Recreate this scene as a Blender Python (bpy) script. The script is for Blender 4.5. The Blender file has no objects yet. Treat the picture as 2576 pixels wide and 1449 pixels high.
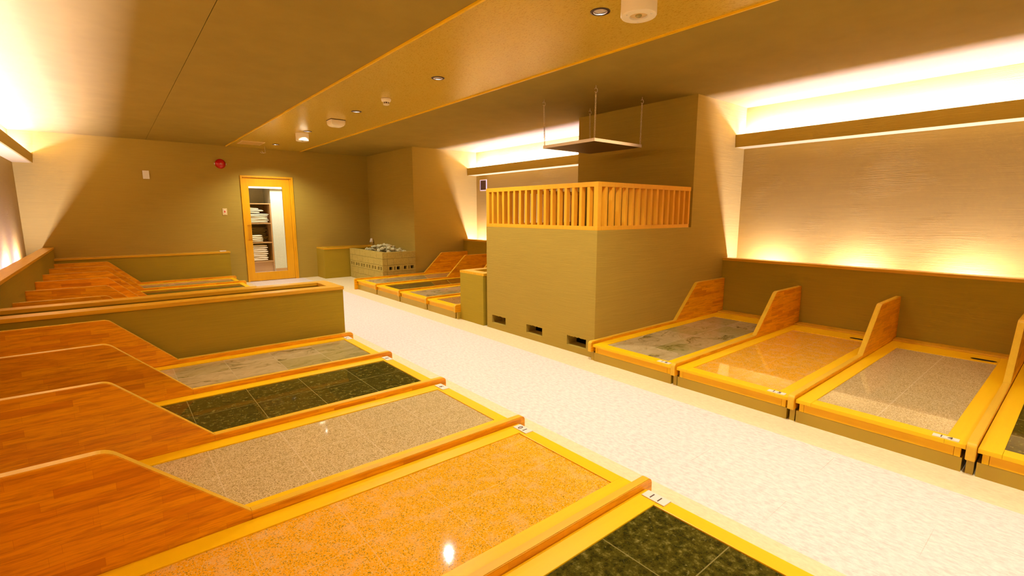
import bpy, bmesh, math, random
from mathutils import Vector, Matrix
R = math.radians
random.seed(7)
S = bpy.context.scene
COL = S.collection

# ---------------------------------------------------------------- camera, exposure, lights
cam_d = bpy.data.cameras.new('camera')
cam = bpy.data.objects.new('camera', cam_d); COL.objects.link(cam)
YAW, PITCH, ROLL, FPX = 0.6904, 0.1541, -0.0007, 1215.9
cam_d.sensor_width = 36.0
cam_d.lens = FPX / 2576 * 36.0
cam_d.clip_start = 0.05
fwd = Vector((math.sin(YAW)*math.cos(PITCH), math.cos(YAW)*math.cos(PITCH), -math.sin(PITCH)))
rt = Vector((math.cos(YAW), -math.sin(YAW), 0)); up = rt.cross(fwd)
rt2 = rt*math.cos(ROLL) + up*math.sin(ROLL); up2 = -rt*math.sin(ROLL) + up*math.cos(ROLL)
M = Matrix((rt2, up2, -fwd)).transposed().to_4x4()
M.translation = Vector((0, 0, 1.32))
cam.matrix_world = M
S.camera = cam
S.view_settings.view_transform = 'Standard'
S.view_settings.look = 'None'
S.view_settings.gamma = 1.0
S.view_settings.exposure = 0.0
S.cycles.use_denoising = True

W = bpy.data.worlds.new('world'); S.world = W
W.use_nodes = True
W.node_tree.nodes['Background'].inputs[0].default_value = (1.0, .7, .4, 1)
W.node_tree.nodes['Background'].inputs[1].default_value = 0.0

COVE_C = (.95, .99, 3.2)
UP_C = (1.0, .94, 2.2)
DOWN_C = (1.0, 1.02, .94)
COVE_W = 34.0      # per metre
UP_W = 23.0         # per lamp
DOWN_W = 120.0

def area(name, loc, rot, sx, sy, watts, col):
    l = bpy.data.lights.new(name, 'AREA'); l.shape = 'RECTANGLE'
    l.size = sx; l.size_y = sy; l.energy = watts; l.color = col
    o = bpy.data.objects.new(name, l); COL.objects.link(o)
    o.location = loc; o.rotation_euler = rot
    return o
UPR = (R(180), 0, 0)
for (x, y0, y1) in ((5.84, -2.5, 2.79), (5.84, 4.55, 8.29), (-.935, -2.5, 10.35)):
    sd = -1 if x > 0 else 1
    area('cove_light', (x, (y0+y1)/2, 2.15), (R(180), R(-55*sd), 0), .03, y1-y0, COVE_W*.86*(y1-y0), COVE_C)
    area('cove_light', (x, (y0+y1)/2, 2.15), (R(180), R(25*sd), 0), .03, y1-y0, COVE_W*.34*(y1-y0), COVE_C)
UPS = [(5.80, y) for y in (2.40, 1.555, .706, -.14, -.99, -1.84)] + \
      [(5.80, y) for y in (5.0, 5.85, 6.7, 7.55, 8.15)] + \
      [(-.965, 9.5-.88*i) for i in range(14)]
for x, y in UPS:
    area('uplight', (x, y, .50 if x > 0 else .545), (R(180), R(-12 if x > 0 else 12), 0), .05, .09, UP_W, UP_C)
DLY = [2.11, 4.02, 5.92, 7.80, 9.62, .20, -1.7]
for y in DLY:
    l = bpy.data.lights.new('downlight_lamp', 'SPOT')
    l.energy = DOWN_W; l.color = DOWN_C; l.spot_size = R(134); l.spot_blend = .8; l.shadow_soft_size = .013
    o = bpy.data.objects.new('downlight_lamp', l); COL.objects.link(o); o.location = (2.445, y, 2.549)
area('room_light', (3.0, 11.4, 2.35), (0, 0, 0), 1.0, .5, 46, (1.0, .97, .86))

# ---------------------------------------------------------------- materials
class NT:
    def __init__(s, name):
        s.m = bpy.data.materials.new(name); s.m.use_nodes = True
        s.t = s.m.node_tree; s.b = s.t.nodes['Principled BSDF']
        s.pos = s.t.nodes.new('ShaderNodeNewGeometry').outputs['Position']
    def n(s, ty, **kw):
        nd = s.t.nodes.new('ShaderNode' + ty)
        for k, v in kw.items(): setattr(nd, k, v)
        return nd
    def set(s, inp, v):
        if hasattr(v, 'is_linked') or isinstance(v, bpy.types.NodeSocket): s.t.links.new(v, inp)
        else: inp.default_value = v
    def map(s, scale=(1, 1, 1), loc=(0, 0, 0), src=None):
        nd = s.n('Mapping'); s.set(nd.inputs['Vector'], src or s.pos)
        nd.inputs['Scale'].default_value = scale; nd.inputs['Location'].default_value = loc
        return nd.outputs[0]
    def noise(s, vec, scale=1, detail=2, rough=.5, out=0):
        nd = s.n('TexNoise'); s.set(nd.inputs['Vector'], vec)
        nd.inputs['Scale'].default_value = scale; nd.inputs['Detail'].default_value = detail
        nd.inputs['Roughness'].default_value = rough
        return nd.outputs[out]
    def vor(s, vec, scale=1, out='Color', feature='F1'):
        nd = s.n('TexVoronoi', feature=feature); s.set(nd.inputs['Vector'], vec)
        nd.inputs['Scale'].default_value = scale
        return nd.outputs[out]
    def ramp(s, fac, stops, interp='LINEAR'):
        nd = s.n('ValToRGB'); cr = nd.color_ramp; cr.interpolation = interp
        while len(cr.elements) < len(stops): cr.elements.new(.5)
        for e, (p, c) in zip(cr.elements, stops):
            e.position = p; e.color = (*c, 1) if len(c) == 3 else c
        s.set(nd.inputs[0], fac); return nd.outputs[0]
    def mix(s, fac, a, b, mode='MIX'):
        nd = s.n('Mix', data_type='RGBA', blend_type=mode)
        s.set(nd.inputs[0], fac); s.set(nd.inputs[6], a if not isinstance(a, tuple) else (*a, 1))
        s.set(nd.inputs[7], b if not isinstance(b, tuple) else (*b, 1))
        return nd.outputs[2]
    def math(s, op, a, b=0.0, c=None):
        nd = s.n('Math', operation=op); s.set(nd.inputs[0], a); s.set(nd.inputs[1], b)
        if c is not None: s.set(nd.inputs[2], c)
        return nd.outputs[0]
    def sep(s, v=None):
        nd = s.n('SeparateXYZ'); s.set(nd.inputs[0], v or s.pos); return nd.outputs
    def comb(s, x, y, z=0.0):
        nd = s.n('CombineXYZ'); s.set(nd.inputs[0], x); s.set(nd.inputs[1], y); s.set(nd.inputs[2], z); return nd.outputs[0]
    def bump(s, h, strength=.3, dist=.003):
        nd = s.n('Bump'); nd.inputs['Strength'].default_value = strength; nd.inputs['Distance'].default_value = dist
        s.set(nd.inputs['Height'], h); s.set(s.b.inputs['Normal'], nd.outputs[0])
    def done(s, col, rough=.5, metal=0.0, spec=.5):
        s.set(s.b.inputs['Base Color'], col if not isinstance(col, tuple) else (*col, 1))
        s.set(s.b.inputs['Roughness'], rough); s.b.inputs['Metallic'].default_value = metal
        s.b.inputs['Specular IOR Level'].default_value = spec
        return s.m

def plain(name, col, rough=.5, metal=0.0, spec=.5):
    return NT(name).done(col, rough, metal, spec)

WALL = (.43, .285, .042)
def plaster(name, col, strength, dist=.003, zs=170, patch=0.0):
    t = NT(name)
    wob = t.noise(t.map((1.2, 1.2, 2.0)), 1.3, 2)
    p = t.sep()
    zz = t.math('ADD', p[2], t.math('MULTIPLY', wob, .05))
    v = t.comb(p[0], p[1], zz)
    g = t.noise(t.map((3.0, 3.0, zs), src=v), 1.0, 3, .6)
    if patch:
        pm = t.noise(t.map((.9, .9, 1.6)), 2.0, 3)
        pf = t.ramp(pm, [(.50, (.12,)*3), (.70, (1,)*3)])
        h = t.math('MULTIPLY', g, pf)
    else: h = g
    t.bump(h, strength, dist)
    c = t.mix(t.ramp(g, [(.3, (0,)*3), (.7, (1,)*3)]), tuple(x*.93 for x in col), tuple(min(1, x*1.05) for x in col))
    return t.done(c, .85, spec=.2)
M_wall = plaster('combed_plaster', WALL, .55, .004)
M_wallr = plaster('rough_combed_plaster', WALL, .7, .006, 230, patch=1)
M_low = plaster('low_wall_plaster', (.40, .265, .014), .35, .003)
M_ceil = plaster('ceiling_paint', (.36, .245, .040), .15, .002, 60)
M_plinth = plain('plinth_paint', (.46, .29, .020), .35)
M_white = plain('white_paint', (.85, .80, .70), .5)
M_under = plain('cream_paint', (.58, .42, .115), .6)
M_whitewall = NT('pale_wallpaper'); 
_n = M_whitewall.noise(M_whitewall.map((40, 40, 40)), 1, 2)
M_whitewall = M_whitewall.done(M_whitewall.mix(_n, (.62, .62, .52), (.80, .80, .68)), .8)

def strip_mat():
    t = NT('mottled_ceiling_paper')
    v = t.noise(t.map((150, 60, 1)), 1, 3, .65)
    f = t.ramp(v, [(.54, (0,)*3), (.64, (.8,)*3)])
    c = t.mix(f, (.68, .45, .055), (.46, .28, .016))
    t.bump(v, .12, .001)
    return t.done(c, .26, spec=1.0)
M_strip = strip_mat()

def floor_mat():
    t = NT('speckled_vinyl_floor')
    p = t.sep()
    a = t.noise(t.map((60, 26, 1)), 1, 4, .7)
    b = t.noise(t.map((150, 60, 1)), 1, 2, .6)
    c = t.ramp(a, [(.35, (.74, .61, .53)), (.55, (.86, .76, .66)), (.75, (.92, .85, .72))])
    fl = t.ramp(b, [(.66, (0,)*3), (.72, (1,)*3)])
    c = t.mix(t.math('MULTIPLY', fl, .35), c, (.45, .33, .28))
    # seams
    br = t.n('TexBrick'); br.offset = .5
    t.set(br.inputs['Vector'], t.comb(t.math('ADD', p[1], .18), t.math('ADD', p[0], .24)))
    for k, v in (('Scale', 1), ('Mortar Size', .0012), ('Mortar Smooth', .2), ('Bias', 0), ('Brick Width', .96), ('Row Height', .316)): br.inputs[k].default_value = v
    seam = t.math('MULTIPLY', br.outputs['Fac'], t.ramp(t.noise(t.map((1.1, .8, 1)), 1.3, 1), [(.5, (0,)*3), (.6, (1,)*3)]))
    c = t.mix(t.math('MULTIPLY', seam, .55), c, (.45, .33, .22))
    # smoother cream border bands
    bc = t.ramp(a, [(.3, (.80, .62, .33)), (.7, (.92, .78, .46))])
    bc = t.mix(t.math('MULTIPLY', fl, .3), bc, (.5, .33, .12))
    l = t.math('LESS_THAN', p[0], 1.965); r = t.math('GREATER_THAN', p[0], 2.99)
    y = t.math('GREATER_THAN', p[1], 10.15)
    m = t.math('MAXIMUM', l, t.math('MAXIMUM', r, 0.0))
    c = t.mix(m, c, bc)
    return t.done(c, .38, spec=.4)
M_floor = floor_mat()

def wood(name, base, dark, axis='x', rough=.35, contrast=.5, spec=.3):
    t = NT(name)
    sc = {'x': (1.6, 26, 26), 'y': (26, 1.6, 26), 'z': (26, 26, 1.6)}[axis]
    g = t.noise(t.map(sc), 1.6, 4, .6)
    big = t.noise(t.map(tuple(s*.12+.4 for s in sc)), 2, 2)
    f = t.ramp(g, [(.32, (0,)*3), (.72, (1,)*3)])
    c = t.mix(t.math('MULTIPLY', f, contrast), base, dark)
    c = t.mix(t.math('MULTIPLY', big, .25), c, tuple(x*.75 for x in base))
    return t.done(c, rough, spec=spec)
FR, FRD = (.99, .58, .003), (.96, .52, .003)
M_fx = wood('cypress_frame_x', FR, FRD, 'x'); M_fy = wood('cypress_frame_y', FR, FRD, 'y')
M_apron = wood('cypress_apron', (.98, .54, .004), (.93, .45, .003), 'y', .4, .8)
CP, CPD = (.84, .45, .02), (.64, .28, .008)
M_cx = wood('cap_wood_x', CP, CPD, 'x', .3, .8); M_cy = wood('cap_wood_y', CP, CPD, 'y', .3, .8)
M_lat = wood('lattice_wood', (.88, .42, .02), (.78, .33, .01), 'z', .5)
M_door = wood('door_wood', (.88, .42, .008), (.74, .31, .005), 'z', .4)
M_shelf = wood('shelf_wood', (.62, .34, .14), (.50, .24, .08), 'x', .5)

def laminate(name, k=1.0, g_=1.0):
    t = NT(name); p = t.sep()
    v = t.comb(t.math('ADD', p[0], t.math('MULTIPLY', p[1], 3.37)), t.math('ADD', p[2], t.math('MULTIPLY', p[1], 1.73)))
    br = t.n('TexBrick'); br.offset = .37; br.offset_frequency = 2; br.squash = .7; br.squash_frequency = 3
    t.set(br.inputs['Vector'], v)
    for kk, vv in (('Scale', 1), ('Mortar Size', .0004), ('Mortar Smooth', .5), ('Bias', -.05), ('Brick Width', .26), ('Row Height', .031)): br.inputs[kk].default_value = vv
    br.inputs['Color1'].default_value = (0, 0, 0, 1); br.inputs['Color2'].default_value = (1, 1, 1, 1); br.inputs['Mortar'].default_value = (1, 1, 1, 1)
    cell = t.ramp(br.outputs['Color'], [(0, (.84*k, .345*k*g_, .003*k)), (.6, (.79*k, .30*k*g_, .003*k)), (.85, (.72*k, .25*k*g_, .002*k)), (1, (.55*k, .165*k*g_, .002*k))])
    wv = t.comb(p[0], t.math('MULTIPLY', p[1], 9.1), t.math('ADD', p[2], t.math('MULTIPLY', t.noise(t.map((5, 1, 5)), 1.5, 1), .009)))
    g = t.noise(t.map((5.5, 1, 62), src=wv), 1, 5, .7)
    g2 = t.noise(t.map((9, 1, 260), src=wv), 1, 2, .6)
    c = t.mix(t.math('MULTIPLY', t.ramp(g, [(.46, (0,)*3), (.70, (1,)*3)]), .75), cell, (.44*k, .125*k*g_, .002))
    c = t.mix(t.math('MULTIPLY', t.ramp(g2, [(.45, (0,)*3), (.75, (1,)*3)]), .30), c, (.40*k, .11*k*g_, .002))
    return t.done(c, .33, spec=.45)
M_lam = laminate('laminated_board', 1.17, 1.06)
M_lamr = laminate('laminated_board_light', 1.14, 1.10)
M_edge = wood('divider_edge', (.86, .50, .03), (.70, .37, .015), 'x', .35)

def tiles(t, x0, y0, tw, th):
    p = t.sep()
    br = t.n('TexBrick'); br.offset = 0.0
    t.set(br.inputs['Vector'], t.comb(t.math('SUBTRACT', p[0], x0-20*tw), t.math('SUBTRACT', p[1], y0-40*th)))
    for k, v in (('Scale', 1), ('Mortar Size', .0022 if x0 < 3 else .0030), ('Mortar Smooth', .1), ('Bias', 0), ('Brick Width', tw), ('Row Height', th)): br.inputs[k].default_value = v
    br.inputs['Color1'].default_value = (0, 0, 0, 1); br.inputs['Color2'].default_value = (1, 1, 1, 1); br.inputs['Mortar'].default_value = (.5, .5, .5, 1)
    return br.outputs['Color'], br.outputs['Fac']
_sc = {}
def stone(kind, x0, y0, tw, th):
    t = NT(kind + '_slab')
    rnd, gro = tiles(t, x0, y0, tw, th)
    if kind == 'beige_granite':
        v = t.vor(t.map((1, 1, 1)), 360)
        n = t.noise(t.map(), 60, 3)
        s = t.n('SeparateColor'); t.set(s.inputs[0], v)
        c = t.ramp(s.outputs[0], [(0, (.24, .15, .035)), (.25, (.46, .32, .12)), (.55, (.62, .45, .19)), (1, (.78, .60, .33))], 'LINEAR')
        c = t.mix(t.ramp(n, [(.55, (0,)*3), (.7, (.45,)*3)]), c, (.34, .24, .05))
        gc = (.78, .62, .38)
    elif kind == 'orange_granite':
        v = t.vor(t.map((1, 1, 1)), 300)
        s = t.n('SeparateColor'); t.set(s.inputs[0], v)
        c = t.ramp(s.outputs[0], [(0, (.22, .15, .01)), (.07, (.40, .22, .01)), (.11, (.84, .36, .004)), (.6, (.90, .40, .006)), (.85, (.84, .45, .07)), (1, (.78, .50, .18))])
        n = t.noise(t.map(), 14, 3)
        c = t.mix(t.ramp(n, [(.50, (0,)*3), (.68, (.35,)*3)]), c, (.82, .50, .22))
        gc = (.85, .5, .2)
    elif kind == 'dark_granite':
        n = t.noise(t.map((1, 1, 1)), 34, 6, .72)
        n2 = t.noise(t.map((1, 1, 1), (5, 3, 0)), 55, 4, .7)
        c = t.ramp(n, [(.38, (.028, .024, .003)), (.55, (.075, .062, .006)), (.68, (.20, .165, .035)), (.8, (.45, .40, .16))])
        c = t.mix(t.ramp(n2, [(.62, (0,)*3), (.70, (.55,)*3)]), c, (.30, .26, .08))
        gc = (.30, .24, .07)
    elif kind == 'red_granite':
        v = t.vor(t.map((1, 1, 1)), 190)
        s = t.n('SeparateColor'); t.set(s.inputs[0], v)
        c = t.ramp(s.outputs[0], [(0, (.20, .08, .01)), (.5, (.48, .22, .04)), (1, (.62, .36, .14))])
        gc = (.6, .35, .1)
    else:  # marble
        d = t.noise(t.map((1, 1, 1)), 3.2, 3, .6, out=1)
        pv = t.n('VectorMath', operation='MULTIPLY_ADD')
        t.set(pv.inputs[0], d); pv.inputs[1].default_value = (.5, .5, .5); t.set(pv.inputs[2], t.map((1, 1, 1)))
        off = t.n('VectorMath', operation='MULTIPLY_ADD'); t.set(off.inputs[0], rnd); off.inputs[1].default_value = (7, 5, 0); t.set(off.inputs[2], pv.outputs[0])
        w = t.noise(t.map((2.2, 13, 1), src=off.outputs[0]), 1.2, 6, .62)
        c = t.ramp(w, [(.28, (.10, .075, .015)), (.37, (.22, .165, .05)), (.43, (.42, .31, .13)), (.60, (.54, .40, .19)), (.75, (.44, .33, .13))])
        tf = t.ramp(rnd, [(.45, (0,)*3), (.75, (.75,)*3)])
        c = t.mix(tf, c, t.mix(.55, c, (.22, .20, .02)))
        gc = (.55, .45, .25)
    c = t.mix(t.math('MULTIPLY', gro, .45 if kind in ('orange_granite', 'beige_granite') else .75), c, gc)
    return t.done(c, .045, spec=.5)

M_black = plain('black_ring', (.05, .02, .008), .4)
M_silver = plain('mirror_reflector', (.95, .88, .80), .25, .45)
M_alu = plain('brushed_aluminium', (.70, .62, .50), .35, 1.0)
M_chain = plain('steel_chain', (.80, .66, .40), .35, .35)
M_plastic = plain('ivory_plastic', (.95, .84, .62), .4)
M_paper = plain('label_plastic', (.88, .72, .56), .4)
M_ink = plain('label_ink', (.10, .05, .03), .5)
M_red = plain('red_enamel', (.55, .003, .003), .18)
M_redbtn = plain('red_button', (.75, .08, .02), .4)
M_grill = plain('dark_grille', (.13, .055, .02), .5)
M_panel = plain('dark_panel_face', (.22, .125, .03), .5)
M_glassb = plain('lens_glass', (.40, .33, .10), .1)
M_hatch = plain('hatch_metal', (.80, .56, .22), .5)
M_dark = plain('cavity_shade_paint', (.02, .010, .003), .9)  # near-black colour stands in for shade inside hollows
def block_mat():
    t = NT('concrete_block')
    oi = t.n('ObjectInfo')
    v = t.noise(t.map(), 90, 4, .7); b = t.noise(t.map(), 5, 2)
    c = t.ramp(v, [(.35, (.34, .23, .035)), (.65, (.54, .40, .10))])
    c = t.mix(t.math('MULTIPLY', b, .5), c, (.48, .34, .06))
    t.bump(v, .4, .002)
    return t.done(c, .9, spec=.2)
M_block = block_mat()
def rock_mat():
    t = NT('pale_rock')
    v = t.noise(t.map(), 30, 5, .7)
    t.bump(v, .5, .004)
    return t.done(t.ramp(v, [(.3, (.40, .34, .12)), (.7, (.72, .62, .34))]), .8)
M_rock = rock_mat()
M_rockd = plain('dark_rubble', (.16, .12, .05), .9)
def towel_mat(nm, c1, c2):
    t = NT(nm); v = t.noise(t.map(), 160, 2)
    t.bump(v, .3, .001)
    return t.done(t.mix(v, c1, c2), .95, spec=.1)
M_tow = towel_mat('cream_towelling', (.80, .70, .50), (.92, .84, .66))
M_towp = towel_mat('peach_towelling', (.86, .68, .52), (.95, .82, .68))
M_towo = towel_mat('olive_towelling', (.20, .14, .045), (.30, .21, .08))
def glass_mat():
    m = bpy.data.materials.new('clear_glass'); m.use_nodes = True; t = m.node_tree
    t.nodes.clear(); o = t.nodes.new('ShaderNodeOutputMaterial'); mx = t.nodes.new('ShaderNodeMixShader')
    tr = t.nodes.new('ShaderNodeBsdfTransparent'); gl = t.nodes.new('ShaderNodeBsdfGlossy'); gl.inputs['Roughness'].default_value = .02
    tr.inputs[0].default_value = (.97, .97, .94, 1)
    fr = t.nodes.new('ShaderNodeFresnel'); fr.inputs[0].default_value = 1.45
    t.links.new(fr.outputs[0], mx.inputs[0]); t.links.new(tr.outputs[0], mx.inputs[1]); t.links.new(gl.outputs[0], mx.inputs[2])
    t.links.new(mx.outputs[0], o.inputs[0]); return m
M_glass = glass_mat()

# ---------------------------------------------------------------- mesh helpers
class MB:
    def __init__(s): s.bm = bmesh.new()
    def box(s, x0, x1, y0, y1, z0, z1, bev=0.0, seg=2):
        b = bmesh.new()
        vs = [b.verts.new((x, y, z)) for x in (x0, x1) for y in (y0, y1) for z in (z0, z1)]
        for f in ((0, 1, 3, 2), (4, 6, 7, 5), (0, 4, 5, 1), (2, 3, 7, 6), (0, 2, 6, 4), (1, 5, 7, 3)):
            b.faces.new([vs[i] for i in f])
        if bev:
            bmesh.ops.bevel(b, geom=b.edges[:], offset=bev, segments=seg, affect='EDGES', profile=.6)
        s._merge(b); return s
    def _merge(s, b):
        me = bpy.data.meshes.new('t'); b.to_mesh(me); b.free(); s.bm.from_mesh(me); bpy.data.meshes.remove(me)
    def prism(s, loops, axis, a0, a1, bev=0.0):
        """outer loop + hole loops in the plane across `axis`, extruded from a0 to a1"""
        b = bmesh.new()
        def P(u, v, a):
            return {'x': (a, u, v), 'y': (u, a, v), 'z': (u, v, a)}[axis]
        es = []; allv = []
        for lp in loops:
            vs = [b.verts.new(P(u, v, a0)) for u, v in lp]; allv += vs
            es += [b.edges.new((vs[i], vs[(i+1) % len(vs)])) for i in range(len(vs))]
        if len(loops) == 1: b.faces.new(allv)
        else: bmesh.ops.triangle_fill(b, edges=es, use_beauty=True)
        r = bmesh.ops.extrude_face_region(b, geom=b.faces[:])
        d = Vector(P(0, 0, a1-a0))
        bmesh.ops.translate(b, vec=d, verts=[v for v in r['geom'] if isinstance(v, bmesh.types.BMVert)])
        bmesh.ops.recalc_face_normals(b, faces=b.faces[:])
        if bev:
            bmesh.ops.bevel(b, geom=[e for e in b.edges if e.calc_face_angle(0) > .9], offset=bev, segments=2, affect='EDGES')
        s._merge(b); return s
    def lathe(s, prof, c, seg=32, axis='z', caps=True, flat=0):
        b = bmesh.new(); rings = []
        for r, h in prof:
            ring = []
            for i in range(seg):
                a = 2*math.pi*i/seg; u, v = r*math.cos(a), r*math.sin(a)
                p = {'z': (u, v, h), 'y': (u, h, v), 'x': (h, u, v)}[axis]
                ring.append(b.verts.new((c[0]+p[0], c[1]+p[1], c[2]+p[2])))
            rings.append(ring)
        for q in range(len(rings)-1):
            for i in range(seg):
                j = (i+1) % seg; b.faces.new((rings[q][i], rings[q][j], rings[q+1][j], rings[q+1][i]))
        if caps:
            b.faces.new(rings[0][::-1]); b.faces.new(rings[-1])
        bmesh.ops.recalc_face_normals(b, faces=b.faces[:])
        for f in b.faces: f.smooth = len(f.verts) == 4 and (flat == 0 or (flat == 1 and abs(f.normal.z) < .6))
        s._merge(b); return s
    def tube(s, pts, r, seg=8, closed=False):
        b = bmesh.new(); rings = []; n = len(pts); pts = [Vector(p) for p in pts]
        prev = None
        for i, p in enumerate(pts):
            a = pts[(i-1) % n] if (closed or i) else p; c = pts[(i+1) % n] if (closed or i < n-1) else p
            d = (c-a).normalized()
            u = (prev - d*prev.dot(d)) if prev is not None else d.orthogonal()
            u.normalize(); prev = u; v = d.cross(u)
            rings.append([b.verts.new(p + (u*math.cos(2*math.pi*k/seg) + v*math.sin(2*math.pi*k/seg))*r) for k in range(seg)])
        for q in range(n if closed else n-1):
            A, B = rings[q], rings[(q+1) % n]
            for i in range(seg):
                j = (i+1) % seg; f = b.faces.new((A[i], A[j], B[j], B[i])); f.smooth = True
        if not closed: b.faces.new(rings[0][::-1]); b.faces.new(rings[-1])
        bmesh.ops.recalc_face_normals(b, faces=b.faces[:])
        s._merge(b); return s
    def build(s, name, mat, parent=None, **props):
        me = bpy.data.meshes.new(name); s.bm.to_mesh(me); s.bm.free(); me.materials.append(mat)
        o = bpy.data.objects.new(name, me); COL.objects.link(o)
        if parent is not None:
            o.parent = parent; bpy.context.view_layer.update()
            o.matrix_parent_inverse = parent.matrix_world.inverted()
        for k, v in props.items(): o[k] = v
        return o
def thing(name, loc, label, cat, group=None, kind=None):
    o = bpy.data.objects.new(name, None); COL.objects.link(o); o.location = loc; o.empty_display_size = .1
    if label: o['label'] = label
    if cat: o['category'] = cat
    if group: o['group'] = group
    if kind: o['kind'] = kind
    return o
def tag(o, label, cat, group=None):
    o['label'] = label; o['category'] = cat
    if group: o['group'] = group
    return o
def struct(mb, name, mat, label=None, cat=None):
    o = mb.build(name, mat); o['kind'] = 'structure'
    if label: o['label'] = label
    return o
def circ(cx, cy, r, n=32): return [(cx+r*math.cos(2*math.pi*i/n), cy+r*math.sin(2*math.pi*i/n)) for i in range(n)]
def rect(a, b, c, d): return [(a, c), (b, c), (b, d), (a, d)]
def slot(x0, x1, y0, y1):
    r = (x1-x0)/2; cx = (x0+x1)/2; pts = []
    for i in range(9): a = math.pi*i/8; pts.append((cx+r*math.cos(a), y1-r+r*math.sin(a)))
    for i in range(9): a = math.pi+math.pi*i/8; pts.append((cx+r*math.cos(a), y0+r+r*math.sin(a)))
    return pts

# ---------------------------------------------------------------- room shell
XL, XR, YB, YF, H = -1.023, 5.93, 10.393, -2.6, 2.54
struct(MB().box(XL-.2, XR+.2, YF-.2, YB, -.15, 0), 'floor', M_floor, 'pale speckled vinyl floor with cream border bands')
c = MB()
c.box(XL-.2, .607, YF-.2, YB+.1, H, H+.08); c.box(.611, 1.789, YF-.2, YB+.1, H, H+.08)
c.box(3.08, XR+.2, YF-.2, YB+.1, H, H+.08); c.box(XL-.2, XR+.2, YF-.2, YB+.1, H+.2, H+.3)
c.box(.5, .7, YF-.2, YB+.1, H+.08, H+.1)
struct(c, 'ceiling', M_ceil, 'olive painted ceiling on both sides of the mottled strip')
c = MB().prism([rect(1.789, 3.08, YF, YB)] + [circ(2.445, y, .046) for y in DLY], 'z', H-.002, H+.02)
struct(c, 'ceiling_strip', M_strip, 'glossy mottled ceiling strip over the aisle')
struct(MB().box(1.776, 1.792, YF, YB, H-.014, H+.01), 'trim_1', M_fy, 'thin bright wooden trim on the left of the ceiling strip')
struct(MB().box(3.077, 3.093, YF, YB, H-.014, H+.01), 'trim_2', M_fy, 'thin bright wooden trim on the right of the ceiling strip')
struct(MB().box(XL-.2, XL, YF, YB, 0, H), 'wall_left', M_wallr, 'rough combed plaster wall on the left')
struct(MB().box(XR, XR+.2, YF, YB, 0, H), 'wall_right', M_wallr, 'rough combed plaster wall on the right')
struct(MB().box(XL-.2, XR+.2, YF-.2, YF, 0, H), 'wall_front', M_wall, 'plaster wall behind the camera')
D0, D1, DZ = 1.969, 2.902, 2.021
c = MB(); c.box(XL-.2, D0+.01, YB, YB+.12, 0, H); c.box(D1-.01, XR+.2, YB, YB+.12, 0, H); c.box(D0+.01, D1-.01, YB, YB+.12, DZ-.01, H)
struct(c, 'wall_back', M_wall, 'olive combed plaster wall with the door')
struct(MB().box(4.473, XR, 8.329, YB, 0, H), 'wall_back_right', M_wall, 'plaster pier at the far right corner of the room')
struct(MB().box(4.844, XR, 2.825, 4.49, 0, H), 'wall_middle_right', M_wall, 'tall plaster pier behind the latticed box')

# ---------------------------------------------------------------- cove troughs
def cove(x0, x1, y0, y1, side, label):
    t = thing('cove_trough', ((x0+x1)/2, (y0+y1)/2, 2.071), label, 'light trough')
    if side == 'R':
        MB().box(x0, x0+.02, y0, y1, 2.071, 2.213).build('fascia', M_wall, t)
        MB().box(x0+.02, x1, y0, y1, 2.071, 2.086).build('underside', M_under, t, label='pale underside')
        bx = x1-.03
    else:
        MB().box(x1-.02, x1, y0, y1, 2.071, 2.213).build('fascia', M_wall, t)
        MB().box(x0, x1-.02, y0, y1, 2.071, 2.086).build('underside', M_under, t, label='pale underside')
        bx = x0+.01
    MB().box(bx, bx+.02, y0+.05, y1-.05, 2.086, 2.10).build('lamp_rail', M_white, t)
cove(5.702, XR, YF, 2.825, 'R', 'near right light trough glowing onto ceiling above stone beds 13 to 16')
cove(5.702, XR, 4.49, 8.329, 'R', 'far right light trough behind the hanging panel')
cove(XL, -.801, YF, YB, 'L', 'left light trough along the left wall, cut by the photo edge')

# ---------------------------------------------------------------- low walls
def low_wall(name, label, boxes, caps, capmat, cat='partition'):
    xs = boxes[0]
    t = thing(name, ((xs[0]+xs[1])/2, (xs[2]+xs[3])/2, 0), label, cat)
    b = MB()
    for q in boxes: b.box(*q)
    b.build('wall_body', M_low, t)
    k = MB()
    for q in caps: k.box(*q, bev=.003)
    k.build('wall_cap', capmat, t, label='wooden cap')
    return t
def side_wall(x0, x1, cx0, cx1, y0, y1, label):
    low_wall('low_side_wall', label, [(x0, x1, y0, y1, 0, .763)], [(cx0, cx1, y0, y1, .763, .793)], M_cy)
side_wall(5.588, 5.69, 5.580, 5.700, YF, 2.825, 'low side wall with wooden cap behind the heads of stone beds 13 to 16')
side_wall(5.588, 5.69, 5.580, 5.700, 4.49, 8.329, 'low side wall with wooden cap seen beyond the latticed box on the right')
side_wall(-.83, -.711, -.837, -.704, YF, YB, 'low side wall with wooden cap running along the left side')

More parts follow.
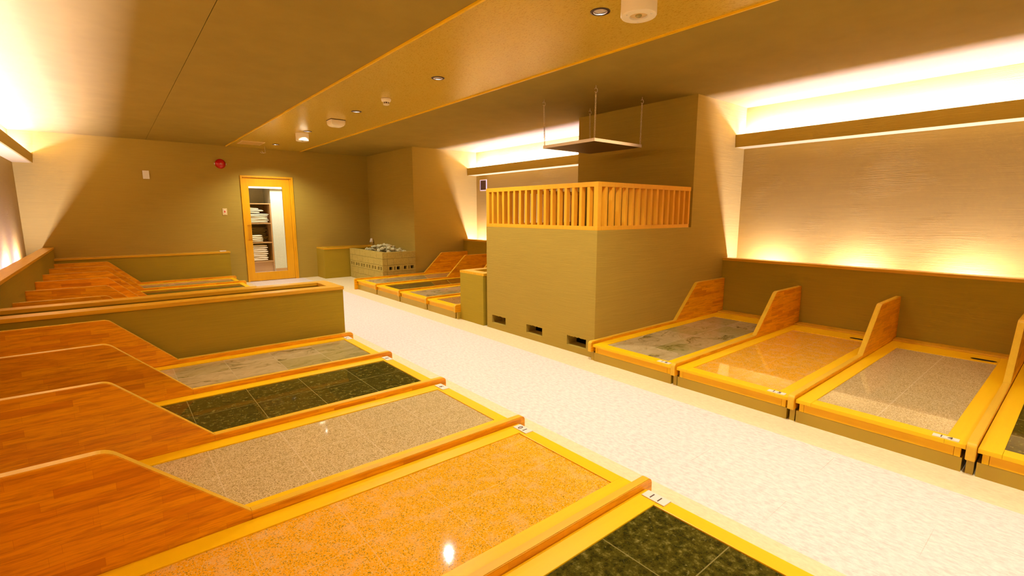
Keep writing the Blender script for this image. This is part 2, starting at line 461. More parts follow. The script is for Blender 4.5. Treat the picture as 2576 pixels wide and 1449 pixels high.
def rim_wall(label, x0, x1, y0, y1, hx0, hx1, hy0, hy1, name='double_low_wall', o=.008, capx=None):
    """four-sided low wall with a sunken slot, wooden cap all round"""
    t = thing(name, ((x0+x1)/2, (y0+y1)/2, 0), label, 'partition')
    b = MB().prism([rect(x0, x1, y0, y1), rect(hx0, hx1, hy0, hy1)], 'z', 0.0, .591)
    b.box(hx0+.002, hx1-.002, hy0+.002, hy1-.002, .02, .30)
    b.build('wall_body', M_low, t)
    MB().prism([rect(x0-(0 if capx == 'R' else o) if capx != 'L' else x0, x1+(o if capx != 'R' else 0), y0-o, y1+(o if y1 < 10 else 0)), rect(hx0+(.008 if capx != 'L' else .001), hx1-.008, hy0+.008, hy1-.008)], 'z', .591, .621, bev=.002).build('wall_cap', M_cx, t, label='wooden cap')
    return t
rim_wall('long double low wall with capped slot, crossing the left half of the room', -.711, 1.679, 4.600, 5.127, -.703, 1.575, 4.725, 5.01, capx='L')
rim_wall('short capped low wall butting against the far end of the latticed box', 3.300, 4.85, 4.524, 5.007, 3.42, 4.78, 4.66, 4.90, capx='R')
rim_wall('low olive wall with wooden rim by back wall right of the door', 3.286, 4.473, 9.934, YB, 3.40, 4.40, 10.04, 10.36, capx='R')
low_wall('low_end_wall', 'low wall with wooden cap along back wall left of the door', [(-.711, 1.669, 10.217, YB, 0, .591)], [(-.711, 1.677, 10.209, YB, .591, .621)], M_cx)

# ---------------------------------------------------------------- heated stone beds and dividers
def text_mesh(txt, size, name, mat, parent, loc, rotz, hgt=.0008):
    cu = bpy.data.curves.new('txt', 'FONT'); cu.body = txt; cu.size = size; cu.align_x = 'CENTER'; cu.align_y = 'CENTER'; cu.extrude = hgt; cu.space_character = 1.25
    o = bpy.data.objects.new('txt', cu); COL.objects.link(o); bpy.context.view_layer.update()
    me = bpy.data.meshes.new_from_object(o.evaluated_get(bpy.context.evaluated_depsgraph_get()))
    COL.objects.unlink(o); bpy.data.objects.remove(o)
    me.transform(Matrix.Translation(loc) @ Matrix.Rotation(rotz, 4, 'Z'))
    me.materials.clear(); me.materials.append(mat)
    r = bpy.data.objects.new(name, me); COL.objects.link(r); r.parent = parent
    bpy.context.view_layer.update(); r.matrix_parent_inverse = parent.matrix_world.inverted()
    return r

def bed(side, y0, y1, zf, kind, num, label, group, slotted=True):
    """y0..y1 outer frame extent, side L (foot at x=1.702) or R (foot at x=3.235)"""
    if side == 'L':
        foot, head, sgn = 1.665, -.705, -1
        s0, s1 = 1.594, -.60
    else:
        foot, head, sgn = 3.237, 5.455, 1
        s0, s1 = 3.325, 5.215
    def X(a, b): return (min(a, b), max(a, b))
    t = thing('stone_bed', ((foot+head)/2, (y0+y1)/2, 0), label, 'bed', group)
    sy0, sy1 = (y0+.082, y1-.089) if side == 'L' else (y0+.084, y1-.086)
    th = .024
    # frame boards
    a, b = X(foot, head)
    MB().box(a, b, y0, sy0, zf-th, zf, bev=.002).build('frame_board', M_fx, t)
    MB().box(a, b, sy1, y1, zf-th, zf, bev=.002).build('frame_board', M_fx, t)
    a, b = X(foot, s0)
    MB().box(a, b, sy0+.0005, sy1-.0005, zf-th, zf-.0006, bev=.002).build('frame_board', M_fy, t)
    a, b = X(s1, head)
    hb = MB()
    if side == 'R' and slotted:
        hb.prism([rect(a, b, sy0+.0005, sy1-.0005), slot(5.262, 5.322, sy0+.005, sy0+.165)], 'z', zf-th, zf-.0006)
        sl = lambda q: slot(5.2621+q, 5.3219-q, sy0+.0051+q, sy0+.1649-q)
        MB().prism([sl(0), sl(.002)], 'z', zf-.07, zf-.003).build('slot_shade_ring', M_dark, t)  # added dark ring, paints the slot's inner edge as deep shade
    else: hb.box(a, b, sy0+.0005, sy1-.0005, zf-th, zf-.0006, bev=.002)
    hb.build('frame_board', M_fy, t)
    # stone
    a, b = X(s0, s1)
    tw = .3365 if side == 'L' else .32
    x0 = 1.614 if side == 'L' else 3.27
    key = (kind, side, round(y0, 3))
    m = stone(kind, x0, (sy0+sy1)/2, tw, .33)
    MB().box(a-.002, b+.002, sy0-.002, sy1+.002, zf-th-.01, zf-.006).build('stone_slab', m, t, label=kind.replace('_', ' ') + ' slab')
    # apron below the foot board and plinth
    a, b = X(foot-sgn*(-.016), foot+sgn*.05)
    a, b = X(foot+sgn*.016, foot+sgn*.045)
    MB().box(a, b, y0+.045, y1-.045, zf-.078, zf-th, bev=.0015).build('apron', M_apron, t)
    MB().box(a, b, y0+.018, y0+.0435, zf-.078, zf-th, bev=.0015).build('apron_end', M_fx, t)
    MB().box(a, b, y1-.0435, y1-.018, zf-.078, zf-th, bev=.0015).build('apron_end', M_fx, t)
    a, b = X(foot+sgn*.018, head)
    MB().box(a, b, y0+.01, y1-.002, 0, zf-.079).build('plinth', M_plinth, t)
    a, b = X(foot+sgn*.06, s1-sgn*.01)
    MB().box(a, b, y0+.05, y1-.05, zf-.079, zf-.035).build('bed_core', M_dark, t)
    if side == 'R':
        MB().box(s1, head-.002, y0+.012, y1-.012, zf-.0785, zf-.076).build('slot_shade_sheet', M_dark, t)  # dark sheet added under the slot so the hole reads as shaded
    if side == 'R':
        MB().box(head+.003, 5.587, y0, y1, zf-.02, zf+.014, bev=.002).build('back_rail', M_cy, t)
    if num:
        if side == 'L':
            lx0, lx1, ly0, ly1 = 1.612, 1.663, y1-.125, y1-.018
            MB().box(lx0, lx1, ly0, ly1, zf, zf+.004).build('number_label', M_paper, t, label='pale number label reading ' + num)
            rz = R(90)
        else:
            lx0, lx1, ly0, ly1 = 3.246, 3.286, y0+.030, y0+.136
            MB().box(lx0, lx1, ly0, ly1, zf, zf+.004).build('number_label', M_paper, t, label='pale number label reading ' + num)
            rz = R(-90)
        lab = [o for o in t.children if o.name.startswith('number_label')][0]
        for q, chx in enumerate(num):
            dd = 0 if len(num) == 1 else (-.018 if q == 0 else .018)
            text_mesh(chx, .046, 'digit', M_ink, lab, ((lx0+lx1)/2, (ly0+ly1)/2+(dd if side == 'L' else -dd), zf+.0045), rz)
    return t

def edge_mat(o):
    o.data.materials.append(M_edge)
    for p in o.data.polygons:
        if abs(p.normal.y) < .75: p.material_index = 1

def divider(side, y, zb, label, group, zlow=.085, foot=None, panel=True):
    """laminated side board: y is the face towards the camera"""
    th = .038
    if side == 'L':
        foot = foot or 1.718; wall = -.711; ap, q = -.077, .315; sgn = -1
    else:
        foot = foot or 3.218; wall = 5.588; ap, q = 4.975, 4.582; sgn = 1
    zp = .555
    t = thing('bed_divider', ((foot+wall)/2, y+th/2, 0), label, 'partition', group)
    m = M_lam if side == 'L' else M_lamr
    # rail with rounded end
    r = .026
    pts = [(foot, zlow)]
    for i in range(7):
        a = math.pi/2*i/6
        pts.append((foot+sgn*r-sgn*r*math.cos(a), zb-r+r*math.sin(a)))
    pts += [(q+sgn*.0, zb), (q+sgn*.0, zlow)]
    edge_mat(MB().prism([pts], 'y', y, y+th, bev=.0025).build('side_rail', m, t))
    # privacy panel
    pp = []
    # small fillet at the apex
    d = Vector((q-ap, zb-zp)).normalized(); w = Vector((-(-sgn)*-1, 0))
    A = Vector((ap, zp)); inx = Vector((wall-ap, 0)).normalized()
    f = .03
    P0 = A+inx*f; P2 = A+d*f
    pp.append((wall, zlow)); pp.append((wall, zp))
    for i in range(6):
        s = i/5; pnt = P0*(1-s)**2 + A*2*s*(1-s) + P2*s**2; pp.append((pnt.x, pnt.y))
    pp += [(q, zb), (q, zlow)]
    edge_mat(MB().prism([pp], 'y', y, y+th, bev=.0025).build('privacy_panel', m, t))
    if side == 'R':
        MB().box(3.262, 5.45, y+.004, y+th-.004, 0, zlow).build('plinth', M_plinth, t)
    else:
        MB().box(-.70, 1.68, y+.004, y+th-.004, 0, zlow).build('plinth', M_plinth, t)
    return t

GD = 'laminated dividers between the stone beds'
GB = 'heated stone beds'
# left, near group
YN = [4.499-.845*i for i in range(6)]       # dividers 7..12
kinds = {7: 'marble', 8: 'dark_granite', 9: 'beige_granite', 10: 'orange_granite', 11: 'dark_granite'}
blab = {7: 'bed number 7 with grey green marble slab, beside the long double low wall',
        8: 'bed number 8 with dark green granite slab between marble and beige beds',
        9: 'bed number 9 with beige speckled granite slab',
        10: 'bed number 10 with bright orange granite slab, label upside down',
        11: 'bed number 11 with dark green granite slab at the bottom of the photo'}
dlab = {7: 'laminated divider on the far side of bed 7, against the long double low wall',
        8: 'laminated divider between beds 7 and 8', 9: 'laminated divider between beds 8 and 9',
        10: 'laminated divider between beds 9 and 10, largest and nearest panel on the left',
        11: 'laminated divider between beds 10 and 11, only its long rail in view'}
for i in range(5):
    k = 7+i
    divider('L', YN[i], .18, dlab[k], GD)
    bed('L', YN[i+1]+.041, YN[i]-.003, .148, kinds[k], str(k), blab[k], GB)
# left, far group
YFAR = [10.08-.842*i for i in range(6)]
fl = ['laminated divider closest to the back low wall on the left', 'second laminated divider from the back on the far left',
      'third laminated divider from the back on the far left', 'fourth laminated divider from the back on the far left',
      'fifth laminated divider from the back on the far left', 'sixth laminated divider from the back, just beyond the long double low wall']
fb = [('marble', 'grey marble bed in the far left corner, closest to the back wall'), ('dark_granite', 'second bed from the back wall in the far left group'),
      ('beige_granite', 'third bed from the back wall in the far left group'), ('orange_granite', 'fourth bed from the back wall in the far left group'),
      ('marble', 'fifth bed from the back wall in the far left group'), ('dark_granite', 'bed just beyond the long double low wall, hidden by it')]
for i in range(6):
    divider('L', YFAR[i], .18, fl[i], GD)
    lo = YFAR[i+1]+.041 if i < 5 else 5.14
    if i == 0: kk = 'marble'
    bed('L', lo, YFAR[i]-.003, .148, fb[i][0], None, fb[i][1], GB)
# right, near group
YR = [2.785, 1.946, 1.105, .265, -.575]
rl = ['laminated divider against the latticed box, beside bed 16', 'laminated divider between beds 16 and 15',
      'laminated divider between beds 15 and 14', 'laminated divider right of bed 14, cut by the right photo edge']
rb = [('marble', '16', 'bed number 16 with pale veined marble slab beside the latticed box'), ('orange_granite', '15', 'bed number 15 with glossy orange granite slab reflecting a bright strip'),
      ('beige_granite', '14', 'bed number 14 with beige granite slab and slot near its head'), ('dark_granite', None, 'dark granite bed right of bed 14, cut by the right photo edge')]
for i in range(4):
    divider('R', YR[i], .18, rl[i], GD)
    bed('R', YR[i+1]+.041, YR[i]-.003, .155, rb[i][0], rb[i][1], rb[i][2], GB)
# right, far group
YRF = [8.182, 7.362, 6.545, 5.732, 5.010]
rfl = ['laminated divider at the far end of the right beds, beside the block stove', 'second laminated divider from the block stove, on the far right',
       'third laminated divider from the block stove, on the far right', 'fourth laminated divider from the block stove, only its rail in view',
       'laminated divider rail end touching the short capped low wall']
rfb = [('marble', 'grey marble bed nearest the block stove'), ('dark_granite', 'dark green granite bed second from the block stove'),
       ('marble', 'pale veined marble bed third from the block stove'), ('red_granite', 'reddish granite bed beside the short capped low wall')]
for i in range(5):
    divider('R', YRF[i], .188, rfl[i], GD, zlow=(.0 if i == 0 else .09), foot=(3.20 if i == 0 else None))
    if i < 4: bed('R', YRF[i+1]+.041, YRF[i]-.003, .165, rfb[i][0], None, rfb[i][1], GB)

# ---------------------------------------------------------------- latticed plaster box
bx = thing('plaster_enclosure', (4.08, 3.64, 0), 'olive plaster box with wooden lattice on top and three square vents near the floor', 'enclosure')
X0, Y0, Y1, ZT = 3.308, 2.825, 4.461, 1.166
b = MB()
holes = [(2.925, 3.172, .062, .158), (3.520, 3.768, .066, .160), (4.118, 4.366, .070, .164)]
b.prism([rect(Y0, Y1, 0, ZT)] + [[(h[0], h[2]), (h[1], h[2]), (h[1], h[3]), (h[0], h[3])] for h in holes], 'x', X0, X0+.14)
b.box(X0+.14, 4.844, Y0, Y0+.14, 0, ZT); b.box(X0+.14, 4.843, Y1-.14, Y1, 0, ZT)
rr = random.Random(3)
for h in holes:
    n = 16; w = (h[1]-h[0])/n
    for i in range(n):
        b.box(X0+.001, X0+.03, h[0]+i*w, h[0]+(i+1)*w, h[3]-rr.uniform(.002, .008), h[3]+.001)
b.build('box_wall', M_wall, bx)
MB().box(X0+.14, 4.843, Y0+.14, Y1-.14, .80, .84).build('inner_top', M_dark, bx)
cav = MB().box(X0+.30, X0+.32, Y0+.14, Y1-.14, 0, .8).build('vent_shade_sheet', M_dark, bx)  # dark sheet painted as the darkness inside the vents
lt = thing('wooden_lattice', (4.05, 3.64, ZT), 'orange wooden slatted rail standing on the plaster box', 'railing')
zb0, zb1, zt0, zt1 = ZT, ZT+.036, 1.548, 1.590
LX1, LI = 4.805, .05
for (nm, z0, z1) in (('bottom_rail', zb0, zb1), ('top_rail', zt0, zt1)):
    MB().box(X0, X0+LI, Y0, Y1, z0, z1, bev=.002).build(nm, M_lat, lt)
    MB().box(X0+LI, LX1 if nm == 'top_rail' else LX1-.012, Y0, Y0+LI, z0, z1, bev=.002).build(nm, M_lat, lt)
    MB().box(X0+LI, LX1, Y1-LI, Y1, z0, z1, bev=.002).build(nm, M_lat, lt)
for y in (Y0+.001, Y1-.051):
    MB().box(X0+.001, X0+.051, y, y+.05, zb1, zt0, bev=.002).build('corner_post', M_lat, lt)
slat0 = None
def slat(x0, x1, y0, y1):
    MB().box(x0, x1, y0, y1, zb1, zt0, bev=.0012, seg=1).build('slat', M_lat, lt)
for i in range(1, 17):
    y = Y0+.02+i*(Y1-Y0-.04)/17
    slat(X0+.002, X0+.048, y-.016, y+.016)
for i in range(1, 16):
    x = X0+.02+i*(LX1-X0-.04)/15
    slat(x-.016, x+.016, Y0+.002, Y0+.048)
    slat(x-.016, x+.016, Y1-.048, Y1-.002)

# ---------------------------------------------------------------- hanging panel on chains
hp = thing('hanging_canopy', (4.13, 3.63, 2.017), 'flat square metal edged panel hanging by four chains over the plaster box', 'panel')
px0, px1, py0, py1, pz0, pz1 = 3.747, 4.515, 3.265, 4.0, 2.017, 2.047
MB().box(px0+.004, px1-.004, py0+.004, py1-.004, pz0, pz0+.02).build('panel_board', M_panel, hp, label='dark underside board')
e = MB()
e.box(px0, px0+.004, py0, py1, pz0, pz1); e.box(px1-.004, px1, py0, py1, pz0, pz1)
e.box(px0+.004, px1-.004, py0, py0+.004, pz0, pz1); e.box(px0+.004, px1-.004, py1-.004, py1, pz0, pz1)
e.build('edge_frame', M_alu, hp, label='bright metal edge')
def chain(x, y, tx, ty):
    m = MB(); z0, z1 = pz1-.005, H-.07; n = 26
    L = (z1-z0)/n
    for i in range(n):
        s = (i+.5)/n; cx, cy, cz = x+(tx-x)*s, y+(ty-y)*s, z0+(z1-z0)*s
        pts = []
        for k in range(10):
            a = 2*math.pi*k/10
            u, w = .0072*math.cos(a), (L*.66)*math.sin(a)
            pts.append((cx+(u if i % 2 else 0), cy+(0 if i % 2 else u), cz+w))
        m.tube(pts, .0024, 5, closed=True)
    m.build('chain', M_chain, hp)
    hk = MB(); pts = [(tx, ty, H+.005), (tx, ty, H-.02)]
    for k in range(9):
        a = R(150-k*36); pts.append((tx+.016*math.cos(a), ty-.016*math.cos(a)*.3, H-.045+.02*math.sin(a)))
    hk.tube(pts, .0036, 6).build('hook', M_chain, hp)
chain(px0+.012, py0+.012, 3.765, 3.277); chain(px1-.012, py0+.012, 4.518, 3.283)
chain(px0+.012, py1-.012, 3.784, 4.03); chain(px1-.012, py1-.012, 4.523, 4.021)

# ---------------------------------------------------------------- block stove and rocks
sv = thing('block_stove', (4.13, 9.1, 0), 'square stove of yellowish concrete blocks with a row of open holes', 'stove')
SX, SY0, SY1, RH = 3.794, 8.315, 9.882, .1206
m = MB(); m.box(SX+.0905, SX+.11, SY0+.0905, SY1-.01, 0, .59); m.box(SX+.11, 4.47, SY0+.0905, SY0+.11, 0, .59)
m.build('mortar_core', M_dark, sv)
m = MB()
def blk(face, a0, a1, z0, z1, holes=()):
    if face == 'x': lp = rect(a0+.002, a1-.002, z0+.002, z1-.002); ax, d0, d1 = 'x', SX, SX+.09
    else: lp = rect(a0+.002, a1-.002, z0+.002, z1-.002); ax, d0, d1 = 'y', SY0, SY0+.09
    ls = [lp]
    for (h0, h1) in holes:
        w = a1-a0; ls.append(rect(a0+w*h0, a0+w*h1, z0+(z1-z0)*.25, z0+(z1-z0)*.75))
    m.prism(ls, ax, d0, d1)
rg = random.Random(5)
for row in range(5):
    z0, z1 = row*RH, (row+1)*RH
    n = 6; L = (SY1-SY0)/n
    off = 0 if row % 2 == 0 else .5
    edges = [SY0+.0] + [SY0+(i+off)*L for i in range(1 if off == 0 else 0, n+1) if SY0 < SY0+(i+off)*L < SY1] + [SY1]
    edges = sorted(set(round(v, 4) for v in edges))
    for a, bq in zip(edges, edges[1:]):
        hs = ((.18, .38), (.48, .52), (.62, .82)) if (row == 2 and bq-a > .2) else ()
        blk('x', a, bq, z0, z1, hs)
    x0 = SX+.092; wd = 4.468-x0; L2 = .30
    st = x0 if row % 2 == 0 else x0+.13
    ed = [x0]; v = st+(L2 if row % 2 == 0 else 0)
    while v < 4.46: ed.append(v); v += L2
    ed.append(4.468); ed = sorted(set(round(v, 4) for v in ed))
    for a, bq in zip(ed, ed[1:]):
        hs = ((.12, .32), (.45, .52), (.62, .84)) if (row == 2 and bq-a > .2) else (((.3, .7),) if row == 2 else ())
        blk('y', a, bq, z0, z1, hs)
m.build('block_wall', M_block, sv)
MB().box(SX+.11, 4.47, SY0+.11, SY1-.01, .40, .53).build('rubble_bed', M_rockd, sv)
placed = []
def rock(x, y, z, r0):
    bm = bmesh.new(); bmesh.ops.create_icosphere(bm, subdivisions=2, radius=1)
    sx, sy, sz = r0, r0*rg.uniform(.8, 1.0), r0*rg.uniform(.6, .8)
    ph = rg.uniform(0, 6)
    for v in bm.verts:
        k = .82+.10*math.sin(5*v.co.x+ph)+.09*math.cos(6*v.co.y+ph*2)+rg.uniform(-.05, .05)
        v.co = Vector((v.co.x*k*sx, v.co.y*k*sy, v.co.z*k*sz))
    me = bpy.data.meshes.new('rock'); bm.to_mesh(me); bm.free(); me.materials.append(M_rock)
    o = bpy.data.objects.new('rock', me); COL.objects.link(o); o.location = (x, y, z); o.rotation_euler = (rg.uniform(-.25, .25), rg.uniform(-.25, .25), ph)
    tag(o, 'pale broken rock in the heap on the block stove', 'rock', 'rocks heaped on the block stove')
n = 0
for k in range(4000):
    if n >= 46: break
    r0 = rg.uniform(.05, .078)
    x = rg.uniform(SX+.20, 4.39); y = rg.uniform(SY0+.20, SY1-.30)
    q = math.hypot((x-4.13)/.30, (y-8.95)/.60)
    if q > 1: continue
    # lowest free height: sits on the rubble or on rocks below
    z = .545+r0*.70
    for (X2, Y2, Z2, R2) in placed:
        d = math.hypot(x-X2, y-Y2); m2 = (r0+R2)*.90
        if d < m2: z = max(z, Z2+math.sqrt(m2*m2-d*d)*.80)
    if z > .60+.13*(1-q): continue
    placed.append((x, y, z, r0)); rock(x, y, z, r0); n += 1

# ---------------------------------------------------------------- door and room beyond
dr = thing('door_1', ((D0+D1)/2, YB, 0), 'orange wooden door with tall glass pane in the back wall', None, kind='structure')
f = MB(); ft = .032
f.box(D0, D0+ft, YB-.022, YB+.12, 0, DZ, bev=.002); f.box(D1-ft, D1, YB-.022, YB+.12, 0, DZ, bev=.002); f.box(D0+ft, D1-ft, YB-.022, YB+.12, DZ-ft, DZ, bev=.002)
f.build('door_frame', M_door, dr)
MB().box(D1-ft-.03, D1-ft, YB+.0, YB+.1, 0, DZ-ft).build('door_stop', M_door, dr)
GX0, GX1, GZ0, GZ1 = 2.103, 2.701, .17, 1.826
lf = MB().prism([rect(D0+ft+.003, D1-ft-.033, .01, DZ-ft-.003), rect(GX0, GX1, GZ0, GZ1)], 'y', YB+.006, YB+.044, bev=.0015).build('door_leaf', M_door, dr)
MB().box(GX0-.004, GX1+.004, YB+.022, YB+.027, GZ0-.004, GZ1+.004).build('glass_pane', M_glass, lf)
hd = MB(); hd.box(2.03, 2.098, YB-.004, YB+.005, 1.088, 1.098); hd.box(2.03, 2.098, YB-.004, YB+.005, .817, .827)
hd.box(2.037, 2.096, YB+.003, YB+.0055, .83, 1.085)
hd.build('door_pull', wood('pull_wood', (.70, .30, .006), (.55, .2, .004), 'z', .4), lf)
RY = 12.0
st = MB(); st.box(1.0, 4.4, YB+.12, 13.2, -.15, 0)
struct(st, 'floor_beyond', M_floor, 'floor of the store room behind the door')
st = MB(); st.box(1.0, 4.4, YB+.12, 13.2, 2.42, 2.5); st.box(1.0, 4.4, RY-.06, RY+.0, 1.86, 2.42)
struct(st, 'ceiling_beyond', M_white, 'white ceiling of the store room behind the door')
st = MB(); st.box(2.86, 4.4, RY, RY+.1, 0, 1.86); st.box(.9, 1.0, YB+.12, 13.2, 0, 2.5); st.box(4.4, 4.5, YB+.12, 13.2, 0, 2.5); st.box(1.0, 2.86, 12.62, 12.72, 0, 2.5)
st.box(2.85, 2.86, RY, 12.62, 0, 2.42)
struct(st, 'wall_beyond', M_whitewall, 'pale papered wall behind the glass door')
struct(MB().box(2.86, 4.4, RY-.012, RY, 0, .06), 'baseboard_beyond', M_shelf)
st = MB().lathe([(.06, 0), (.06, -.03), (.05, -.04)], (2.62, 11.5, 2.42), 20)
tag(st.build('store_room_lamp', M_white), 'small round white ceiling lamp seen through the door glass', 'lamp')
sh = thing('towel_shelf', (2.2, 12.3, 0), 'wooden shelf unit holding towels behind the glass door', 'shelf')
SL = (1.537, 1.10, .67, .244)
for z in SL: MB().box(1.62, 2.822, 12.0, 12.58, z-.022, z, bev=.001).build('shelf_board', M_shelf, sh)
MB().box(2.822, 2.846, 12.0, 12.58, 0, 1.537, bev=.001).build('side_panel', M_shelf, sh)
MB().box(1.596, 1.62, 12.0, 12.58, 0, 1.537, bev=.001).build('side_panel', M_shelf, sh)
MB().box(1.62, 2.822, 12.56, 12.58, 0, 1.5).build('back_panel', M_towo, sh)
MB().box(1.62, 2.822, 12.03, 12.05, 0, .222).build('base_panel', M_shelf, sh)
def towel(x0, x1, y0, y1, z, h, mat, rnd, skew=0):
    bm = bmesh.new()
    nx, ny = 14, 8
    prof = []
    # folded towel: rounded front and back folds
    P = []
    K = 12
    for i in range(K):
        a = 2*math.pi*i/K; P.append((math.copysign(abs(math.cos(a))**.35, math.cos(a)), math.copysign(abs(math.sin(a))**.35, math.sin(a))))
    rings = []
    for j in range(nx+1):
        s = j/nx; x = x0+(x1-x0)*s; e = 1-.5*abs(2*s-1)**8
        dz = .0015*math.sin(s*9+rnd.uniform(-.3, .3)+z*70)
        ring = [bm.verts.new((x, (y0+y1)/2+u*(y1-y0)/2*(.97+.03*math.sin(s*7+z*50)), z+h/2+w*h/2*e+dz+skew*(s-.5))) for u, w in P]
        rings.append(ring)
    for j in range(nx):
        for i in range(K):
            fce = bm.faces.new((rings[j][i], rings[j][(i+1) % K], rings[j+1][(i+1) % K], rings[j+1][i])); fce.smooth = True
    bm.faces.new(rings[0][::-1]); bm.faces.new(rings[-1])
    bmesh.ops.recalc_face_normals(bm, faces=bm.faces[:])
    me = bpy.data.meshes.new('folded_towel'); bm.to_mesh(me); bm.free(); me.materials.append(mat)
    o = bpy.data.objects.new('folded_towel', me); COL.objects.link(o); return o
tr = random.Random(9)
def stack(x0, x1, y0, y1, z, n, h, mat, label, group, jit=.012, slant=0):
    for i in range(n):
        j = tr.uniform(-jit, jit); k = tr.uniform(-jit, jit)
        tag(towel(x0+j, x1+k, y0+tr.uniform(-.008, .008), y1, z+.008+i*(h*1.0+.003), h*.95, mat, tr, slant), label, 'towel', group)
stack(2.30, 2.72, 12.03, 12.26, .246, 8, .042, M_towp, 'peach folded towel in the neat stack on the lowest shelf', 'towels on the lowest shelf')
stack(2.26, 2.64, 12.03, 12.26, .672, 4, .036, M_tow, 'cream folded towel in the low front stack on the middle shelf', 'towels on the middle shelf')
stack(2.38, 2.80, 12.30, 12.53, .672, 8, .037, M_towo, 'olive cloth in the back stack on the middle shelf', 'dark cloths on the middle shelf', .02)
stack(2.30, 2.79, 12.03, 12.26, 1.102, 6, .03, M_tow, 'cream folded towel in the stack on the top shelf', 'towels on the top shelf', .02)
for i, (a, bq) in enumerate(((2.28, 2.62), (2.34, 2.70), (2.30, 2.60))):
    tag(towel(a, bq, 12.04, 12.25, 1.324+i*.040, .033, M_tow, tr, -.015), 'loosely folded cream towel slumped on top of the top shelf stack', 'towel', 'loose towels on the top shelf')
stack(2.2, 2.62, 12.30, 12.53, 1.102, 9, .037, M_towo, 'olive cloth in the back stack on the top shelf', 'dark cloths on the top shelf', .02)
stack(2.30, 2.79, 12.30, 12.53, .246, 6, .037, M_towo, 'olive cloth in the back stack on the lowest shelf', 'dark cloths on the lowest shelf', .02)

# ---------------------------------------------------------------- ceiling fittings
order = ['nearest recessed downlight, beside the big white cylinder at the top', 'second recessed downlight from the camera',
         'third recessed downlight, between smoke detector and square speaker', 'fourth recessed downlight, above the far white cylinder',
         'farthest recessed downlight, beside the ceiling grille near the back wall']
for i, y in enumerate(DLY[:5]):
    t = thing('downlight', (2.445, y, H), order[i], 'light', 'recessed downlights in the ceiling strip')
    MB().lathe([(.043, -.004), (.050, -.006), (.060, -.004), (.061, -.0015), (.0455, 0.0), (.0452, .02), (.0432, .02), (.043, -.004)], (2.445, y, H-.0015), 36, caps=False).build('trim_ring', M_black, t)
    MB().lathe([(.0435, .002), (.040, .03), (.030, .06), (.018, .075), (.002, .078)], (2.445, y, H), 22, caps=False, flat=2).build('reflector', M_silver, t)
def cyl(y, h, label, x=2.44, r=.10):
    t = thing('ceiling_cylinder', (x, y, H), label, 'ceiling fitting', 'white cylinders on the ceiling strip')
    z = H-.002
    MB().lathe([(r, 0), (r, -h+.006), (r-.004, -h), (r*.52, -h), (r*.5, -h+.012), (.001, -h+.013)], (x, y, z), 48, caps=False, flat=1).build('housing', M_plastic, t)
    MB().lathe([(r*.49, -h+.0125), (r*.49, -h+.009), (.001, -h+.008)], (x, y, z), 36, caps=False).build('lens_cover', M_hatch, t)
    MB().lathe([(.018, -h+.008), (.018, -h+.003), (.012, -h-.002), (.001, -h-.004)], (x, y, z), 20, caps=False).build('lens', M_glassb, t)
    s = MB()
    for k in range(3):
        a = R(40+120*k); s.lathe([(.005, -h+.001), (.005, -h-.002), (.001, -h-.003)], (x+r*.78*math.cos(a), y+r*.78*math.sin(a), z), 10, caps=False)
    s.build('screw', M_white, t)
cyl(1.82, .115, 'big white cylinder fitting cut by the top edge of the photo')
cyl(8.06, .115, 'small far white cylinder on the ceiling strip near the back wall', 2.44, .095)
t = thing('ceiling_speaker', (2.455, 6.64, H), 'square white tapered speaker box on the ceiling strip', 'speaker')
zz = H-.002
bm = MB(); b2 = bmesh.new(); rings = []
for (hw, z) in ((.095, 0), (.097, -.035), (.088, -.07), (.06, -.088)):
    rings.append([b2.verts.new((2.455+sx*hw, 6.64+sy*hw*.9, zz+z)) for sx, sy in ((-1, -1), (1, -1), (1, 1), (-1, 1))])
for q in range(3):
    for i in range(4): b2.faces.new((rings[q][i], rings[q][(i+1) % 4], rings[q+1][(i+1) % 4], rings[q+1][i]))
b2.faces.new(rings[0]); b2.faces.new(rings[-1][::-1]); bmesh.ops.recalc_face_normals(b2, faces=b2.faces[:])
bmesh.ops.bevel(b2, geom=b2.edges[:], offset=.008, segments=2, affect='EDGES')
bm._merge(b2); bm.build('speaker_box', M_plastic, t)
MB().box(2.358, 2.552, 6.552, 6.728, zz-.006, zz).build('shadow_gap_plate', M_black, t)  # black plate puts the shadow line at the ceiling into colour
t = thing('smoke_detector', (2.43, 5.07, H), 'round ivory smoke detector on the ceiling strip', 'smoke detector')
MB().lathe([(.05, 0), (.052, -.012), (.048, -.03), (.034, -.038)], (2.43, 5.07, zz), 32).build('base', M_plastic, t)
MB().lathe([(.026, -.038), (.026, -.055)], (2.43, 5.07, zz), 24).build('sensor_core', M_grill, t)
k = MB().lathe([(.034, -.055), (.032, -.066), (.02, -.07)], (2.43, 5.07, zz), 24)
for i in range(8):
    a = 2*math.pi*i/8; x, y = 2.43+.031*math.cos(a), 5.07+.031*math.sin(a); k.box(x-.003, x+.003, y-.003, y+.003, zz-.057, zz-.037)
k.build('cage', M_plastic, t)
t = thing('ceiling_grille', (2.05, 9.67, H), 'flat rectangular cream vent on the ceiling near the back wall', 'vent')
MB().prism([rect(1.868, 2.236, 9.465, 9.875), rect(1.888, 2.216, 9.485, 9.855)], 'z', zz-.008, zz).build('frame', M_hatch, t)
MB().box(1.888, 2.216, 9.485, 9.855, zz-.005, zz).build('cover', plain('grille_cover', (.66, .40, .10), .6), t)
t = thing('hanging_hook', (2.356, 10.03, H), 'thin rod with two small tabs hanging from the ceiling above the door', 'hook')
MB().tube([(2.356, 10.03, zz), (2.357, 10.03, zz-.11)], .003, 6).build('rod', M_chain, t)
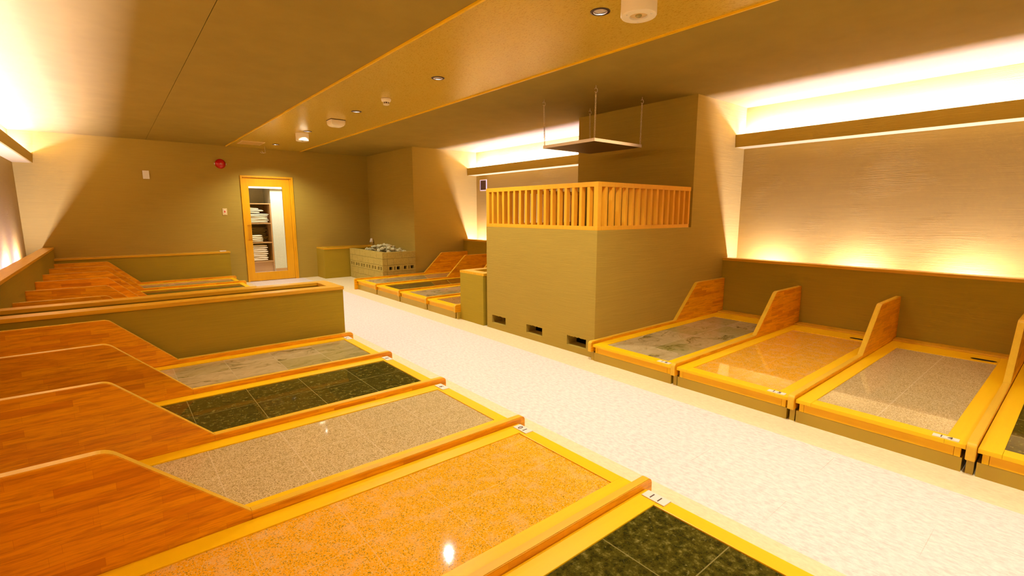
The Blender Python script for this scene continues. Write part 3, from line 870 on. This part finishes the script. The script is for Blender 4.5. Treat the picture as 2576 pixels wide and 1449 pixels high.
k = MB(); k.tube([(2.36, 10.03, zz-.11), (2.325, 10.03, zz-.125), (2.30, 10.03, zz-.085)], .0045, 6); k.tube([(2.36, 10.0, zz-.115), (2.29, 10.0, zz-.125), (2.26, 10.0, zz-.11)], .0045, 6)
k.build('tab', M_chain, t)

# ---------------------------------------------------------------- wall fittings
t = thing('alarm_bell', (1.67, YB, 2.21), 'round red fire alarm bell on the back wall', 'alarm bell')
MB().lathe([(.085, 0), (.085, -.018), (.075, -.035), (.05, -.05), (.022, -.057), (.001, -.058)], (1.67, YB, 2.21), 40, 'y', caps=False).build('bell_dome', M_red, t)
k = MB(); k.box(1.572, 1.588, YB-.014, YB, 2.195, 2.222, bev=.003); k.box(1.752, 1.768, YB-.014, YB, 2.195, 2.222, bev=.003); k.build('lug', M_white, t)
k = MB(); k.box(1.668, 1.676, YB-.0605, YB-.056, 2.20, 2.228); k.box(1.657, 1.665, YB-.0595, YB-.055, 2.20, 2.218); k.box(1.679, 1.687, YB-.0595, YB-.055, 2.20, 2.218); k.box(1.652, 1.692, YB-.0595, YB-.054, 2.194, 2.199)
k.build('emblem', plain('faded_emblem', (.75, .30, .20), .5), t)
t = thing('wall_plate', (.56, YB, 1.96), 'blank white rectangular sensor plate on the back wall', 'wall plate')
MB().box(.514, .604, YB-.018, YB-.004, 1.893, 2.030, bev=.004).build('cover', M_white, t)
MB().box(.5155, .6025, YB-.004, YB, 1.8945, 2.0285).build('shadow_plate', M_black, t)  # black plate added as the shadow behind the cover
t = thing('wall_switch', (1.674, YB, 1.346), 'small switch plate with red button left of the door', 'switch')
MB().box(1.636, 1.712, YB-.008, YB, 1.285, 1.408, bev=.002).build('plate', M_hatch, t)
MB().box(1.655, 1.693, YB-.011, YB-.008, 1.312, 1.382, bev=.001).build('surround', M_plastic, t)
MB().box(1.664, 1.684, YB-.015, YB-.011, 1.328, 1.368, bev=.001).build('button', M_redbtn, t, label='red button')
t = thing('wall_grille', (XR, 8.08, 1.77), 'square dark louvred vent on the far right wall beneath the light trough', 'vent')
MB().prism([rect(7.97, 8.19, 1.768, 1.985), rect(7.985, 8.175, 1.783, 1.970)], 'x', XR-.014, XR).build('frame', M_white, t)
k = MB(); k.box(XR-.003, XR, 7.985, 8.175, 1.783, 1.970)
for i in range(12): z = 1.788+i*.0155; k.box(XR-.011, XR-.003, 7.985, 8.175, z, z+.006)
k.build('louvre', M_grill, t)
t = thing('corner_spotlight', (4.44, 10.2, .62), 'small pale cone shaped spotlight in the corner above the rocks', 'spotlight')
MB().tube([(4.473, 10.22, .655), (4.45, 10.22, .655), (4.445, 10.22, .68)], .010, 8).build('bracket', M_plastic, t)
b2 = MB(); b2.lathe([(.018, .06), (.022, .055), (.045, -.02), (.042, -.022), (.015, .05)], (4.425, 10.22, .71), 20, 'z', caps=False); b2.build('shade', M_plastic, t)
tag(MB().box(1.52, 1.62, 10.26, 10.33, .621, .634, bev=.003).build('soap_block', M_white), 'small pale flat block on the end of the low wall by the door', 'block')
